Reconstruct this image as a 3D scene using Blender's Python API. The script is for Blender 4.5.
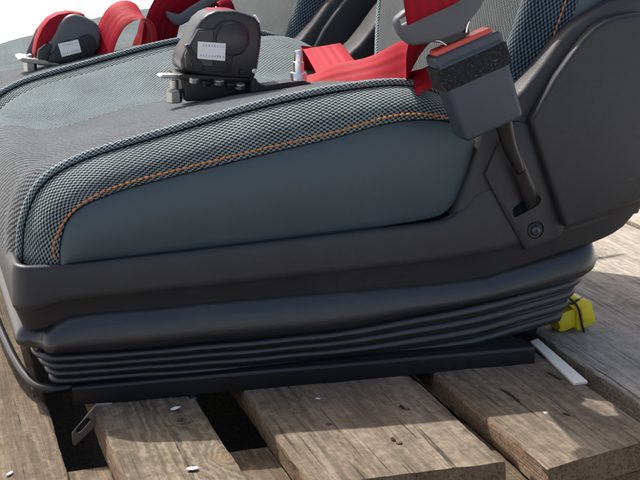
import bpy, bmesh, math, random
import numpy as np
from mathutils import Vector, Matrix, noise as mnoise
random.seed(7)
for o in list(bpy.data.objects): bpy.data.objects.remove(o)
scene = bpy.context.scene
COL = scene.collection

# ------------------------------------------------------------------ camera
F, CX, CY = 1320.0, 320.0, 240.0          # focal length in photo pixels (640 wide)
_v = np.array([-430.0, 330.0, F])         # vanishing point of the seat's depth axis
dY = _v / np.linalg.norm(_v)
dZ = np.array([0, F, -330.0]); dZ /= np.linalg.norm(dZ)
dX = np.cross(dY, dZ); dX *= np.sign(dX[0])
RW = np.stack([dX, dY, dZ])               # world = RW @ (right, up, forward)
CAMH = 0.445
def ray(x, y): return RW @ np.array([x - CX, CY - y, F])
_r = ray(73, 406); CAM = _r * (CAMH / _r[2]) ; CAM = np.array([CAM[0], CAM[1], CAMH])
def U(x, y, ax, v):                       # pixel -> point on an axis-aligned plane
    r = ray(x, y); t = (v - CAM[ax]) / r[ax]
    return CAM + t * r
cam = bpy.data.cameras.new('camera'); camo = bpy.data.objects.new('camera', cam); COL.objects.link(camo)
cam.sensor_width = 36; cam.lens = 36 * F / 640; cam.clip_end = 500; cam.clip_start = 0.02
right, up, fwd = RW[:, 0], RW[:, 1], RW[:, 2]
camo.matrix_world = Matrix(((right[0], up[0], -fwd[0], CAM[0]), (right[1], up[1], -fwd[1], CAM[1]),
                            (right[2], up[2], -fwd[2], CAM[2]), (0, 0, 0, 1)))
scene.camera = camo
# ------------------------------------------------------------------ light
SUN = Vector((-0.26, 0.60, 1.0)).normalized()
elev = math.asin(SUN.z)
world = bpy.data.worlds.new('World'); scene.world = world; world.use_nodes = True
wn = world.node_tree; bg = wn.nodes['Background']
sky = wn.nodes.new('ShaderNodeTexSky'); sky.sky_type = 'NISHITA'; sky.sun_disc = False
sky.air_density = 1.0; sky.dust_density = 5.0; sky.ozone_density = 0.2; sky.sun_elevation = elev; sky.sun_rotation = math.atan2(SUN.x, SUN.y)
wn.links.new(sky.outputs[0], bg.inputs[0]); bg.inputs[1].default_value = 0.15
sl = bpy.data.lights.new('sun', 'SUN'); sl.energy = 4.0; sl.angle = math.radians(0.7); sl.color = (1, 0.965, 0.91)
so = bpy.data.objects.new('sun', sl); COL.objects.link(so)
so.rotation_euler = SUN.to_track_quat('Z', 'Y').to_euler(); so.location = (0, 0, 4)
vs = scene.view_settings
vs.view_transform = 'Standard'; vs.look = 'None'; vs.gamma = 1; vs.exposure = 0.6; vs.use_curve_mapping = False

# ------------------------------------------------------------------ helpers
class NT:
    def __init__(s, name):
        s.m = bpy.data.materials.new(name); s.m.use_nodes = True; s.t = s.m.node_tree
        s.b = s.t.nodes['Principled BSDF']
    def n(s, typ, ins=None, **kw):
        nd = s.t.nodes.new('ShaderNode' + typ)
        for k, v in kw.items(): setattr(nd, k, v)
        for k, v in (ins or {}).items():
            if isinstance(v, bpy.types.NodeSocket): s.t.links.new(v, nd.inputs[k])
            else: nd.inputs[k].default_value = v
        return nd
    def math(s, op, a, b=None, c=None, clamp=False):
        nd = s.n('Math', operation=op, use_clamp=clamp)
        for i, v in enumerate((a, b, c)):
            if v is None: continue
            if isinstance(v, bpy.types.NodeSocket): s.t.links.new(v, nd.inputs[i])
            else: nd.inputs[i].default_value = v
        return nd.outputs[0]
    def mix(s, f, a, b):
        nd = s.n('Mix', data_type='RGBA')
        for i, v in ((0, f), (6, a), (7, b)):
            if isinstance(v, bpy.types.NodeSocket): s.t.links.new(v, nd.inputs[i])
            else: nd.inputs[i].default_value = v if i == 0 else (*v, 1)
        return nd.outputs[2]
    def ramp(s, f, stops):
        nd = s.n('ValToRGB', {0: f}); e = nd.color_ramp.elements
        while len(e) < len(stops): e.new(0.5)
        for i, (p, c) in enumerate(stops):
            e[i].position = p; e[i].color = (*c, 1) if not isinstance(c, float) else (c, c, c, 1)
        return nd.outputs[0]
    def noise(s, vec, scale, detail=3, rough=0.5, dist=0.0):
        return s.n('TexNoise', {'Vector': vec, 'Scale': scale, 'Detail': detail, 'Roughness': rough, 'Distortion': dist}).outputs[0]
    def bump(s, h, strength, dist, prev=None):
        ins = {'Height': h, 'Strength': strength, 'Distance': dist}
        if prev is not None: ins['Normal'] = prev
        return s.n('Bump', ins).outputs[0]
    def out(s, color=None, rough=None, normal=None, metal=None, spec=None):
        for k, v in (('Base Color', color), ('Roughness', rough), ('Normal', normal), ('Metallic', metal), ('Specular IOR Level', spec)):
            if v is None: continue
            if isinstance(v, bpy.types.NodeSocket): s.t.links.new(v, s.b.inputs[k])
            else: s.b.inputs[k].default_value = (*v, 1) if k == 'Base Color' else v
        return s.m
    def obj(s): return s.n('TexCoord').outputs['Object']
    def uv(s): return s.n('TexCoord').outputs['UV']

def plastic(name, col, rough=0.45, grain=900, gs=0.25, dust=0.25, spec=0.5, metal=0.0):
    N = NT(name); p = N.obj()
    g = N.noise(p, grain, 2, 0.6); d = N.noise(p, 9, 5, 0.65); d2 = N.noise(p, 160, 3, 0.7)
    dm = N.math('MULTIPLY', N.ramp(d, [(0.45, 0.0), (0.75, 1.0)]), N.ramp(d2, [(0.4, 0.2), (0.7, 1.0)]))
    c = N.mix(N.math('MULTIPLY', dm, dust), col, tuple(min(1, x * 1.6 + 0.035) for x in col))
    spk = N.ramp(N.noise(p, 520, 2, 0.5), [(0.735, 0.0), (0.78, 1.0)])                       # dust specks
    scr = N.ramp(N.noise(N.n('Mapping', {0: p, 2: (0, 0.12, 0), 3: (0.05, 1, 1)}).outputs[0], 420, 2, 0.5), [(0.74, 0.0), (0.80, 1.0)])  # fine scuffs
    wear = N.math('MULTIPLY', N.math('MAXIMUM', spk, scr), N.math('MULTIPLY', N.ramp(d, [(0.42, 0.0), (0.62, 1.0)]), min(0.5, dust * 1.1)))
    c = N.mix(wear, c, tuple(min(1, x * 1.4 + 0.10) for x in col))
    r = N.math('ADD', N.math('MULTIPLY', dm, 0.2), rough)
    return N.out(c, r, N.bump(g, gs, 0.0006), metal, spec)

def weave(name, light, dark, pitch, shear=0.35, twill=False, lo=0.30, hi=0.62):
    N = NT(name); sp = N.n('SeparateXYZ', {0: N.uv()})
    u, v = sp.outputs[0], sp.outputs[1]
    w = N.noise(N.uv(), 120, 3, 0.6)
    u = N.math('ADD', u, N.math('MULTIPLY', N.math('SUBTRACT', w, 0.5), pitch * 1.1))
    if twill:
        a = N.math('SINE', N.math('MULTIPLY', N.math('ADD', u, N.math('MULTIPLY', v, 0.7)), 2 * math.pi / pitch))
        b = N.math('SINE', N.math('MULTIPLY', N.math('SUBTRACT', v, N.math('MULTIPLY', u, 0.4)), 2 * math.pi / (pitch * 0.8)))
        h = N.math('ADD', N.math('MULTIPLY', N.math('ADD', N.math('MULTIPLY', a, 0.7), N.math('MULTIPLY', b, 0.45)), 0.5), 0.5)
    else:
        us = N.math('ADD', u, N.math('MULTIPLY', v, shear))
        a = N.math('SINE', N.math('MULTIPLY', us, math.pi / (pitch * 1.25)))
        b = N.math('SINE', N.math('MULTIPLY', N.math('SUBTRACT', v, N.math('MULTIPLY', u, 0.12)), math.pi / (pitch * 0.80)))
        h = N.math('ADD', N.math('MULTIPLY', N.math('MULTIPLY', a, b), 0.5), 0.5)
    n2 = N.noise(N.uv(), 900, 2, 0.6); n3 = N.noise(N.uv(), 14, 4, 0.6)
    f = N.math('ADD', h, N.math('MULTIPLY', N.math('SUBTRACT', n2, 0.5), 1.0 if twill else 0.6))
    f = N.math('ADD', f, N.math('MULTIPLY', N.math('SUBTRACT', n3, 0.5), 0.45))
    m = N.ramp(f, [(lo, dark), (hi, light)])
    nb = N.bump(h, 0.6, 0.0012); nb = N.bump(n2, 0.3, 0.0006, nb)
    N.b.inputs['Sheen Weight'].default_value = 0.15
    return N.out(m, 0.9, nb, spec=0.15)

def wood(name, cols, knots=(), rw=0.10):
    N = NT(name); tc = N.obj(); oi = N.n('ObjectInfo').outputs['Random']
    off = N.n('CombineXYZ', {0: N.math('MULTIPLY', oi, 3.7), 1: N.math('MULTIPLY', oi, 11.0), 2: 0.0}).outputs[0]
    p = N.n('VectorMath', {0: tc, 1: off}, operation='ADD').outputs[0]
    st = N.n('Mapping', {0: p, 3: (1, 0.09, 1)}).outputs[0]
    sx = N.n('SeparateXYZ', {0: p}); s0 = N.n('SeparateXYZ', {0: tc})
    knot = None; swirl = None
    wv_ = N.math('MULTIPLY', N.math('SUBTRACT', N.noise(tc, 45, 3, 0.6), 0.5), 0.012)
    for kx, ky, kr in knots:
        a = N.math('ADD', N.math('SUBTRACT', s0.outputs[0], kx), wv_); b = N.math('MULTIPLY', N.math('SUBTRACT', s0.outputs[1], ky), 0.62)
        d = N.math('SQRT', N.math('ADD', N.math('MULTIPLY', a, a), N.math('MULTIPLY', b, b)))
        k = N.math('POWER', 2.718, N.math('MULTIPLY', N.math('DIVIDE', d, kr), -1.0))
        k2 = N.math('LESS_THAN', d, kr * .55); k2 = N.math('POWER', 2.718, N.math('MULTIPLY', N.math('POWER', N.math('DIVIDE', d, kr * .5), 4.0), -1.0))
        swirl = k if swirl is None else N.math('ADD', swirl, k); knot = k2 if knot is None else N.math('MAXIMUM', knot, k2)
    warp = N.noise(st, 13, 3, 0.5)
    ph = N.math('ADD', N.math('MULTIPLY', sx.outputs[0], 110), N.math('MULTIPLY', N.math('ADD', warp, N.math('MULTIPLY', N.noise(tc, 55, 3, 0.6), 0.22)), 17))
    if swirl is not None: ph = N.math('ADD', ph, N.math('MULTIPLY', swirl, 10))
    ph = N.math('ADD', ph, N.math('MULTIPLY', sx.outputs[2], 170))
    ring = N.math('ADD', N.math('MULTIPLY', N.math('SINE', N.math('MULTIPLY', ph, 3.0)), 0.5), 0.5)
    ring = N.math('POWER', ring, 1.8)
    fib = N.noise(N.n('Mapping', {0: p, 3: (1, 0.030, 1)}).outputs[0], 380, 5, 0.75)
    crack = N.ramp(N.noise(N.n('Mapping', {0: p, 3: (1, 0.022, 1)}).outputs[0], 190, 3, 0.6), [(0.30, 1.0), (0.37, 0.0)])
    blot = N.noise(st, 20, 5, 0.7); dirt = N.noise(p, 26, 7, 0.78); fine = N.noise(p, 210, 4, 0.75)
    ramt = rw
    f = N.math('ADD', N.math('MULTIPLY', ring, ramt * .8), N.math('MULTIPLY', fib, 0.50)); f = N.math('ADD', f, N.math('MULTIPLY', blot, 0.40))
    f = N.math('ADD', f, N.math('MULTIPLY', N.math('SUBTRACT', fine, 0.5), 0.22))
    c = N.ramp(f, [(0.30, cols[0]), (0.47, cols[1]), (0.68, cols[2])])
    c = N.mix(N.math('MULTIPLY', N.ramp(dirt, [(0.48, 0.0), (0.72, 1.0)]), 0.7), c, cols[3])
    c = N.mix(N.math('MULTIPLY', crack, 0.75), c, tuple(x * .35 for x in cols[0]))
    if knot is not None: c = N.mix(N.math('MULTIPLY', knot, 0.45), c, (0.20, 0.125, 0.065))
    # sawn sides and ends are fresher, less weathered
    nz = N.math('ABSOLUTE', N.n('SeparateXYZ', {0: N.n('NewGeometry').outputs['True Normal']}).outputs[2])
    side = N.math('SUBTRACT', 1.0, N.math('MULTIPLY', nz, 1.2), clamp=True)
    spk = N.noise(p, 330, 4, 0.75)
    sc = N.ramp(N.math('ADD', N.math('MULTIPLY', spk, 0.7), N.math('MULTIPLY', blot, 0.3)), [(0.36, cols[0]), (0.5, cols[4]), (0.64, cols[2])])
    c = N.mix(side, c, sc)
    nb = N.bump(fib, 0.8, 0.003); nb = N.bump(ring, 0.25, 0.0015, nb); nb = N.bump(dirt, 0.3, 0.004, nb); nb = N.bump(crack, 0.6, -0.003, nb); nb = N.bump(fine, 0.35, 0.002, nb)
    return N.out(c, 0.85, nb, spec=0.2)

M = {}
M['cover'] = plastic('cover_black_plastic', (0.021, 0.021, 0.0228), 0.41, 900, 0.42, 0.45)
M['bellows'] = plastic('bellows_black_vinyl', (0.020, 0.0205, 0.023), 0.30, 620, 0.5, 0.45, 0.7)
M['rail'] = plastic('rail_black_paint', (0.010, 0.010, 0.011), 0.28, 200, 0.08, 0.25)
M['buckle'] = plastic('buckle_sky_tint_plastic', (0.042, 0.050, 0.066), 0.32, 900, 0.5, 0.2)  # blue tint carries the sky sheen in the base colour
M['tongue'] = plastic('tongue_grey_plastic', (0.085, 0.087, 0.095), 0.5, 900, 0.35, 0.2)
M['strut'] = plastic('strut_grey_plastic', (0.030, 0.028, 0.028), 0.5, 900, 0.6, 0.5)
M['housing'] = plastic('retractor_dark_plastic', (0.022, 0.022, 0.024), 0.32, 700, 0.15, 0.25)
M['black'] = plastic('black_plastic', (0.012, 0.012, 0.013), 0.5, 700, 0.15, 0.1)
M['steel'] = plastic('bracket_steel', (0.38, 0.36, 0.33), 0.38, 300, 0.2, 0.4, 0.5, 0.9)
M['dark_steel'] = plastic('stalk_dark_steel', (0.016, 0.015, 0.014), 0.32, 400, 0.15, 0.3, 0.5, 0.3)
M['tan_steel'] = plastic('plated_tab_steel', (0.34, 0.28, 0.22), 0.5, 300, 0.2, 0.4, 0.5, 0.55)
M['chrome'] = plastic('chrome', (0.75, 0.75, 0.77), 0.14, 200, 0.02, 0.05, 0.5, 1.0)
M['alu'] = plastic('bright_stud_metal', (0.80, 0.80, 0.82), 0.26, 300, 0.05, 0.05, 0.5, 0.85)
M['screw'] = plastic('screw_blued_steel', (0.06, 0.065, 0.085), 0.32, 300, 0.05, 0.1, 0.5, 0.7)
M['button'] = plastic('button_red_plastic', (0.62, 0.075, 0.045), 0.35, 900, 0.1, 0.05)
M['yellow'] = plastic('connector_yellow_plastic', (0.80, 0.62, 0.02), 0.42, 500, 0.1, 0.1)  # yellow brightened to stand in for direct sun on the connector
M['paper'] = plastic('white_label_paper', (0.80, 0.80, 0.78), 0.6, 500, 0.05, 0.05)
M['ink'] = plastic('label_print', (0.30, 0.30, 0.33), 0.7, 500, 0.05, 0.05)
M['lath'] = plastic('pale_lath', (0.80, 0.72, 0.61), 0.7, 300, 0.4, 0.1)
M['chip'] = plastic('white_chip', (0.78, 0.76, 0.72), 0.7, 300, 0.4, 0.1)
M['rust'] = plastic('rusty_nail', (0.09, 0.06, 0.035), 0.7, 400, 0.6, 0.4, 0.3, 0.3)
M['hole'] = plastic('torn_wood_hole', (0.03, 0.022, 0.016), 0.9, 400, 0.6, 0.2, 0.2)
M['zinc'] = plastic('zinc_nail', (0.55, 0.53, 0.50), 0.4, 300, 0.1, 0.2, 0.5, 0.8)
M['vinyl'] = plastic('side_vinyl_blue_grey', (0.055, 0.078, 0.087), 0.42, 800, 0.40, 0.22, 0.45)
M['weave'] = weave('weave_teal_grey', (0.25, 0.298, 0.288), (0.008, 0.012, 0.013), 0.0025, lo=0.40, hi=0.64)
M['weave_top'] = weave('weave_top_teal', (0.165, 0.21, 0.215), (0.009, 0.012, 0.014), 0.0027, lo=0.36, hi=0.64)
M['twill'] = weave('twill_grey', (0.130, 0.142, 0.147), (0.005, 0.006, 0.007), 0.0058, twill=True, lo=0.12, hi=0.88)
M['back_weave'] = weave('back_weave_grey', (0.085, 0.105, 0.104), (0.006, 0.007, 0.008), 0.0027, lo=.38, hi=.66)
M['back_blue'] = weave('back_weave_blue', (0.095, 0.145, 0.175), (0.006, 0.009, 0.013), 0.0028, lo=.38, hi=.66)
M['piping'] = weave('piping_pale_weave', (0.31, 0.37, 0.375), (0.02, 0.026, 0.03), 0.0021, 0.5)
M['gap_shade'] = plastic('painted_gap_shade', (0.006, 0.007, 0.008), 0.9, 500, 0.1, 0.0, 0.1)  # near-black colour put in as the shade of seam gaps and slot
M['orange'] = plastic('orange_thread', (0.58, 0.22, 0.075), 0.75, 1500, 0.5, 0.1, 0.2)
M['white_thread'] = plastic('white_thread', (0.62, 0.65, 0.65), 0.8, 1500, 0.5, 0.1, 0.2)
WC = [((0.070, 0.052, 0.036), (0.185, 0.142, 0.100), (0.34, 0.275, 0.205), (0.070, 0.055, 0.041), (0.30, 0.185, 0.105)),
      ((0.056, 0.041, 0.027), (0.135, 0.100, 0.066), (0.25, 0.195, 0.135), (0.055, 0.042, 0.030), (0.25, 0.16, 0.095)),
      ((0.17, 0.135, 0.10), (0.38, 0.33, 0.27), (0.56, 0.50, 0.42), (0.15, 0.125, 0.10), (0.27, 0.19, 0.12))]
def kn(x, y, r): return (x - .4, y - .48, r)
def kpx(px, r): q = U(*px, 2, 0); return kn(q[0], q[1], r)
M['wood0'] = wood('weathered_pine', WC[0], [kpx((430, 405), .006)]); M['wood1'] = wood('dark_toned_pine', WC[1]); M['wood2'] = wood('lit_pale_pine', WC[2], [kn(.66, .12, .012)])
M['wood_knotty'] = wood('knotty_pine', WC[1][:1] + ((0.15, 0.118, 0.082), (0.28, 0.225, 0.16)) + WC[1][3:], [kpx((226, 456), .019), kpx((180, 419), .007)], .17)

def webbing_mat():
    N = NT('red_webbing'); sp = N.n('SeparateXYZ', {0: N.uv()})
    rib = N.math('SINE', N.math('MULTIPLY', sp.outputs[1], 2 * math.pi / 0.0115))
    th = N.math('SINE', N.math('MULTIPLY', N.math('ADD', sp.outputs[0], N.math('MULTIPLY', N.math('ABSOLUTE', N.math('SUBTRACT', N.math('FRACT', N.math('MULTIPLY', sp.outputs[1], 117)), 0.5)), 0.012)), 2 * math.pi / 0.0016))
    n = N.noise(N.uv(), 700, 2, 0.5)
    f = N.math('ADD', N.math('ADD', N.math('MULTIPLY', th, 0.2), N.math('MULTIPLY', rib, 0.2)), N.math('ADD', n, 0.0))
    c = N.ramp(f, [(0.1, (0.22, 0.004, 0.012)), (0.9, (0.38, 0.007, 0.020))])
    nb = N.bump(rib, 0.16, 0.0006); nb = N.bump(th, 0.25, 0.0004, nb)
    return N.out(c, 0.62, nb, spec=0.16)
M['webbing'] = webbing_mat()
def velcro_mat():
    N = NT('velcro'); p = N.obj(); n = N.noise(p, 300, 4, 0.9)
    c = N.ramp(n, [(0.46, (0.006, 0.006, 0.007)), (0.60, (0.03, 0.031, 0.034)), (0.70, (0.34, 0.34, 0.35))])
    return N.out(c, 0.7, N.bump(n, 1.0, 0.003), spec=0.4)
M['velcro'] = velcro_mat()
def floor_mat():
    N = NT('pale_concrete'); p = N.obj(); n = N.noise(p, 1.3, 6, 0.6); n2 = N.noise(p, 60, 4, 0.7)
    c = N.mix(n2, N.mix(n, (0.70, 0.69, 0.66), (0.80, 0.79, 0.76)), (0.74, 0.73, 0.70))
    return N.out(c, 0.7, N.bump(n2, 0.2, 0.002), spec=0.3)
M['floor'] = floor_mat()
def shade_ground_mat():
    N = NT('shade_sheet_dark'); p = N.obj(); n = N.noise(p, 240, 4, 0.7)
    return N.out(N.ramp(n, [(0.35, (0.05, 0.045, 0.040)), (0.7, (0.13, 0.12, 0.11))]), 0.9, N.bump(n, 0.6, 0.004), spec=0.2)
M['shade_ground'] = shade_ground_mat()

def link(name, me, mat=None, parent=None, smooth=None):
    o = bpy.data.objects.new(name, me); COL.objects.link(o)
    if mat is not None and not me.materials: me.materials.append(M[mat] if isinstance(mat, str) else mat)
    if smooth is True: me.shade_smooth()
    elif smooth: me.shade_smooth(); me.set_sharp_from_angle(angle=math.radians(smooth))
    if parent is not None: o.parent = parent; o.matrix_parent_inverse = Matrix.Identity(4)
    return o
class Thing:
    """thing root at a base point; parts are given in world coordinates and stored relative to it"""
    def __init__(s, name, loc, label, cat, group=None):
        s.o = bpy.data.objects.new(name, None); COL.objects.link(s.o); s.o.location = loc
        s.o.empty_display_size = 0.05
        s.loc = Vector(loc); s.o['label'] = label; s.o['category'] = cat
        if group: s.o['group'] = group
    def part(s, name, me, mat, smooth=40, parent=None, label=None):
        if parent is None or parent.parent is None or True: me.transform(Matrix.Translation(-s.loc))
        o = link(name, me, mat, parent or s.o, smooth)
        if label: o['label'] = label
        return o
def top(name, me, mat, label, cat, group=None, smooth=40):
    c = Vector([sum(v.co[i] for v in me.vertices) / len(me.vertices) for i in range(3)])
    c.z = min(v.co.z for v in me.vertices); me.transform(Matrix.Translation(-c))
    o = link(name, me, mat, None, smooth); o.location = c; o['label'] = label; o['category'] = cat
    if group: o['group'] = group
    return o
def mesh_bm(bm, name='m'):
    bmesh.ops.recalc_face_normals(bm, faces=bm.faces)
    me = bpy.data.meshes.new(name); bm.to_mesh(me); bm.free(); return me

def grid_mesh(P, UVs=None, closed_u=False, flip=False):
    """P[i][j] points -> quad grid mesh with optional uv in metres"""
    P = np.asarray(P, float); n, m = P.shape[:2]
    idx = lambda i, j: (i % n) * m + j
    faces = []
    for i in range(n if closed_u else n - 1):
        for j in range(m - 1):
            f = (idx(i, j), idx(i + 1, j), idx(i + 1, j + 1), idx(i, j + 1))
            faces.append(f[::-1] if flip else f)
    me = bpy.data.meshes.new('grid'); me.from_pydata(P.reshape(-1, 3).tolist(), [], faces)
    if UVs is None:
        du = np.zeros((n, m)); dv = np.zeros((n, m))
        du[1:] = np.cumsum(np.linalg.norm(P[1:] - P[:-1], axis=2), axis=0)
        du = np.repeat(du.mean(axis=1, keepdims=True), m, axis=1)
        dv[:, 1:] = np.cumsum(np.linalg.norm(P[:, 1:] - P[:, :-1], axis=2), axis=1)
        UVs = np.stack([du, dv], axis=2)
    UVs = np.asarray(UVs).reshape(-1, 2)
    lay = me.uv_layers.new(name='UVMap')
    li = np.zeros(len(me.loops), dtype=np.int32); me.loops.foreach_get('vertex_index', li)
    lay.data.foreach_set('uv', UVs[li].astype(np.float32).ravel())
    me.update(); return me
def resample(pts, n):
    pts = np.asarray(pts, float); d = np.r_[0, np.cumsum(np.linalg.norm(np.diff(pts, axis=0), axis=1))]
    t = np.linspace(0, d[-1], n); return np.stack([np.interp(t, d, pts[:, k]) for k in range(pts.shape[1])], axis=1)
def catmull(pts, k=10):
    P = [np.asarray(p, float) for p in pts]; P = [2 * P[0] - P[1]] + P + [2 * P[-1] - P[-2]]; out = []
    for i in range(1, len(P) - 2):
        a, b, c, d = P[i - 1:i + 3]
        for s in range(k):
            t = s / k
            out.append(0.5 * ((2 * b) + (c - a) * t + (2 * a - 5 * b + 4 * c - d) * t * t + (3 * b - a - 3 * c + d) * t ** 3))
    out.append(P[-2]); return np.array(out)
def curve(px, y, n=90, k=10): return resample(catmull([U(x, yy, 1, y) for x, yy in px], k), n)
def tube(path, r, seg=10, caps=True, squash=None):
    path = np.asarray(path, float); n = len(path); rr = np.broadcast_to(np.asarray(r, float), (n,))
    T = np.gradient(path, axis=0); T /= np.linalg.norm(T, axis=1)[:, None]
    ref = np.array([0, 1.0, 0]) if abs(T[0][1]) < 0.8 else np.array([0, 0, 1.0])
    rows = []; a = np.cross(T[0], ref); a /= np.linalg.norm(a)
    for i in range(n):
        a = a - T[i] * np.dot(a, T[i]); a /= np.linalg.norm(a); b = np.cross(T[i], a)
        rows.append([path[i] + rr[i] * (math.cos(2 * math.pi * k / seg) * a + math.sin(2 * math.pi * k / seg) * b) for k in range(seg + 1)])
    rows = np.array(rows)
    if caps: rows = np.concatenate([np.repeat(path[:1], seg + 1, 0)[None], rows, np.repeat(path[-1:], seg + 1, 0)[None]])
    me = grid_mesh(rows)
    bm = bmesh.new(); bm.from_mesh(me); bmesh.ops.remove_doubles(bm, verts=bm.verts, dist=1e-6)
    bmesh.ops.recalc_face_normals(bm, faces=bm.faces); bm.to_mesh(me); bm.free(); return me
def prism(outline, d, bev=0.002, seg=2, angle=35):
    """outline: list of 3D points (planar loop); extruded by vector d; sharp edges bevelled"""
    bm = bmesh.new(); vs_ = [bm.verts.new(Vector(p)) for p in outline]
    f = bm.faces.new(vs_); r = bmesh.ops.extrude_face_region(bm, geom=[f])
    bmesh.ops.translate(bm, vec=Vector(d), verts=[v for v in r['geom'] if isinstance(v, bmesh.types.BMVert)])
    bmesh.ops.recalc_face_normals(bm, faces=bm.faces)
    if bev:
        es = [e for e in bm.edges if len(e.link_faces) == 2 and e.calc_face_angle(0) > math.radians(angle)]
        bmesh.ops.bevel(bm, geom=es, offset=bev, segments=seg, affect='EDGES', profile=0.5, clamp_overlap=True)
    return mesh_bm(bm)
def pp(px, y): return [U(a, b, 1, y) for a, b in px]
def smooth_loop(pts, k=6):
    P = [np.asarray(p, float) for p in pts]; n = len(P); out = []
    for i in range(n):
        a, b, c, d = P[i - 1], P[i], P[(i + 1) % n], P[(i + 2) % n]
        for s in range(k):
            t = s / k
            out.append(0.5 * ((2 * b) + (c - a) * t + (2 * a - 5 * b + 4 * c - d) * t * t + (3 * b - a - 3 * c + d) * t ** 3))
    return out
def box(c, s, bev=0.001, rot=None):
    x, y, z = [v / 2 for v in s]
    me = prism([(-x, -y, -z), (x, -y, -z), (x, -y, z), (-x, -y, z)], (0, 2 * y, 0), bev)
    if rot is not None: me.transform(rot)
    me.transform(Matrix.Translation(Vector(c))); return me
def lathe(profile, seg=24, axis=Matrix.Identity(4)):
    rows = [[(r * math.cos(2 * math.pi * k / seg), r * math.sin(2 * math.pi * k / seg), z) for k in range(seg + 1)] for r, z in profile]
    me = grid_mesh(rows); bm = bmesh.new(); bm.from_mesh(me)
    bmesh.ops.remove_doubles(bm, verts=bm.verts, dist=1e-6); bmesh.ops.recalc_face_normals(bm, faces=bm.faces)
    bm.to_mesh(me); bm.free(); me.transform(axis); return me
def place(z, loc, roll=0):     # matrix whose local Z is z
    return Matrix.Translation(Vector(loc)) @ Vector(z).to_track_quat('Z', 'Y').to_matrix().to_4x4() @ Matrix.Rotation(roll, 4, 'Z')
def join(ms):
    bm = bmesh.new()
    for m in ms: bm.from_mesh(m)
    me = bpy.data.meshes.new('j'); bm.to_mesh(me); bm.free(); return me
def cut(me, cutter):
    a = bpy.data.objects.new('a', me); b = bpy.data.objects.new('b', cutter); COL.objects.link(a); COL.objects.link(b)
    md = a.modifiers.new('c', 'BOOLEAN'); md.object = b; md.operation = 'DIFFERENCE'; md.solver = 'EXACT'
    dg = bpy.context.evaluated_depsgraph_get(); new = bpy.data.meshes.new_from_object(a.evaluated_get(dg))
    bpy.data.objects.remove(a); bpy.data.objects.remove(b); return new
def ribbon(ctr, wid, width=0.047, th=0.0014, k=10):
    """webbing: centre points and width directions, both interpolated"""
    C = catmull(ctr, k); W = catmull(wid, k); W /= np.linalg.norm(W, axis=1)[:, None]
    T = np.gradient(C, axis=0); T /= np.linalg.norm(T, axis=1)[:, None]
    W = W - T * np.sum(W * T, axis=1)[:, None]; W /= np.linalg.norm(W, axis=1)[:, None]
    Nn = np.cross(T, W); n = len(C); s = np.r_[0, np.cumsum(np.linalg.norm(np.diff(C, axis=0), axis=1))]
    cs = [(-.5, .5), (-.25, .55), (0, .5), (.25, .55), (.5, .5), (.515, 0), (.5, -.5), (.25, -.55), (0, -.5), (-.25, -.55), (-.5, -.5), (-.515, 0), (-.5, .5)]
    rows = np.array([[C[i] + W[i] * width * a + Nn[i] * th * b for a, b in cs] for i in range(n)])
    uv = np.array([[(s[i], a * width) for a, b in cs] for i in range(n)])
    return grid_mesh(rows, uv)
def wob(x, y, z=0.0, s=1.0): return mnoise.noise(Vector((x * s, y * s, z * s)))

# ------------------------------------------------------------------ setting: floor
FLOORZ = -0.144
def sheet(name, x0, y0, x1, y1, z, mat):
    me = bpy.data.meshes.new(name); me.from_pydata([(x0, y0, z), (x1, y0, z), (x1, y1, z), (x0, y1, z)], [], [(0, 1, 2, 3)])
    o = link(name, me, mat); o['kind'] = 'structure'; return o
sheet('pale_floor', -60, -30, 120, 200, FLOORZ - .004, 'floor')
sheet('shade_sheet', -.9, -2.2, 1.6, 1.32, FLOORZ, 'shade_ground')  # dark sheet added so the gaps between the boards read as shaded

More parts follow.
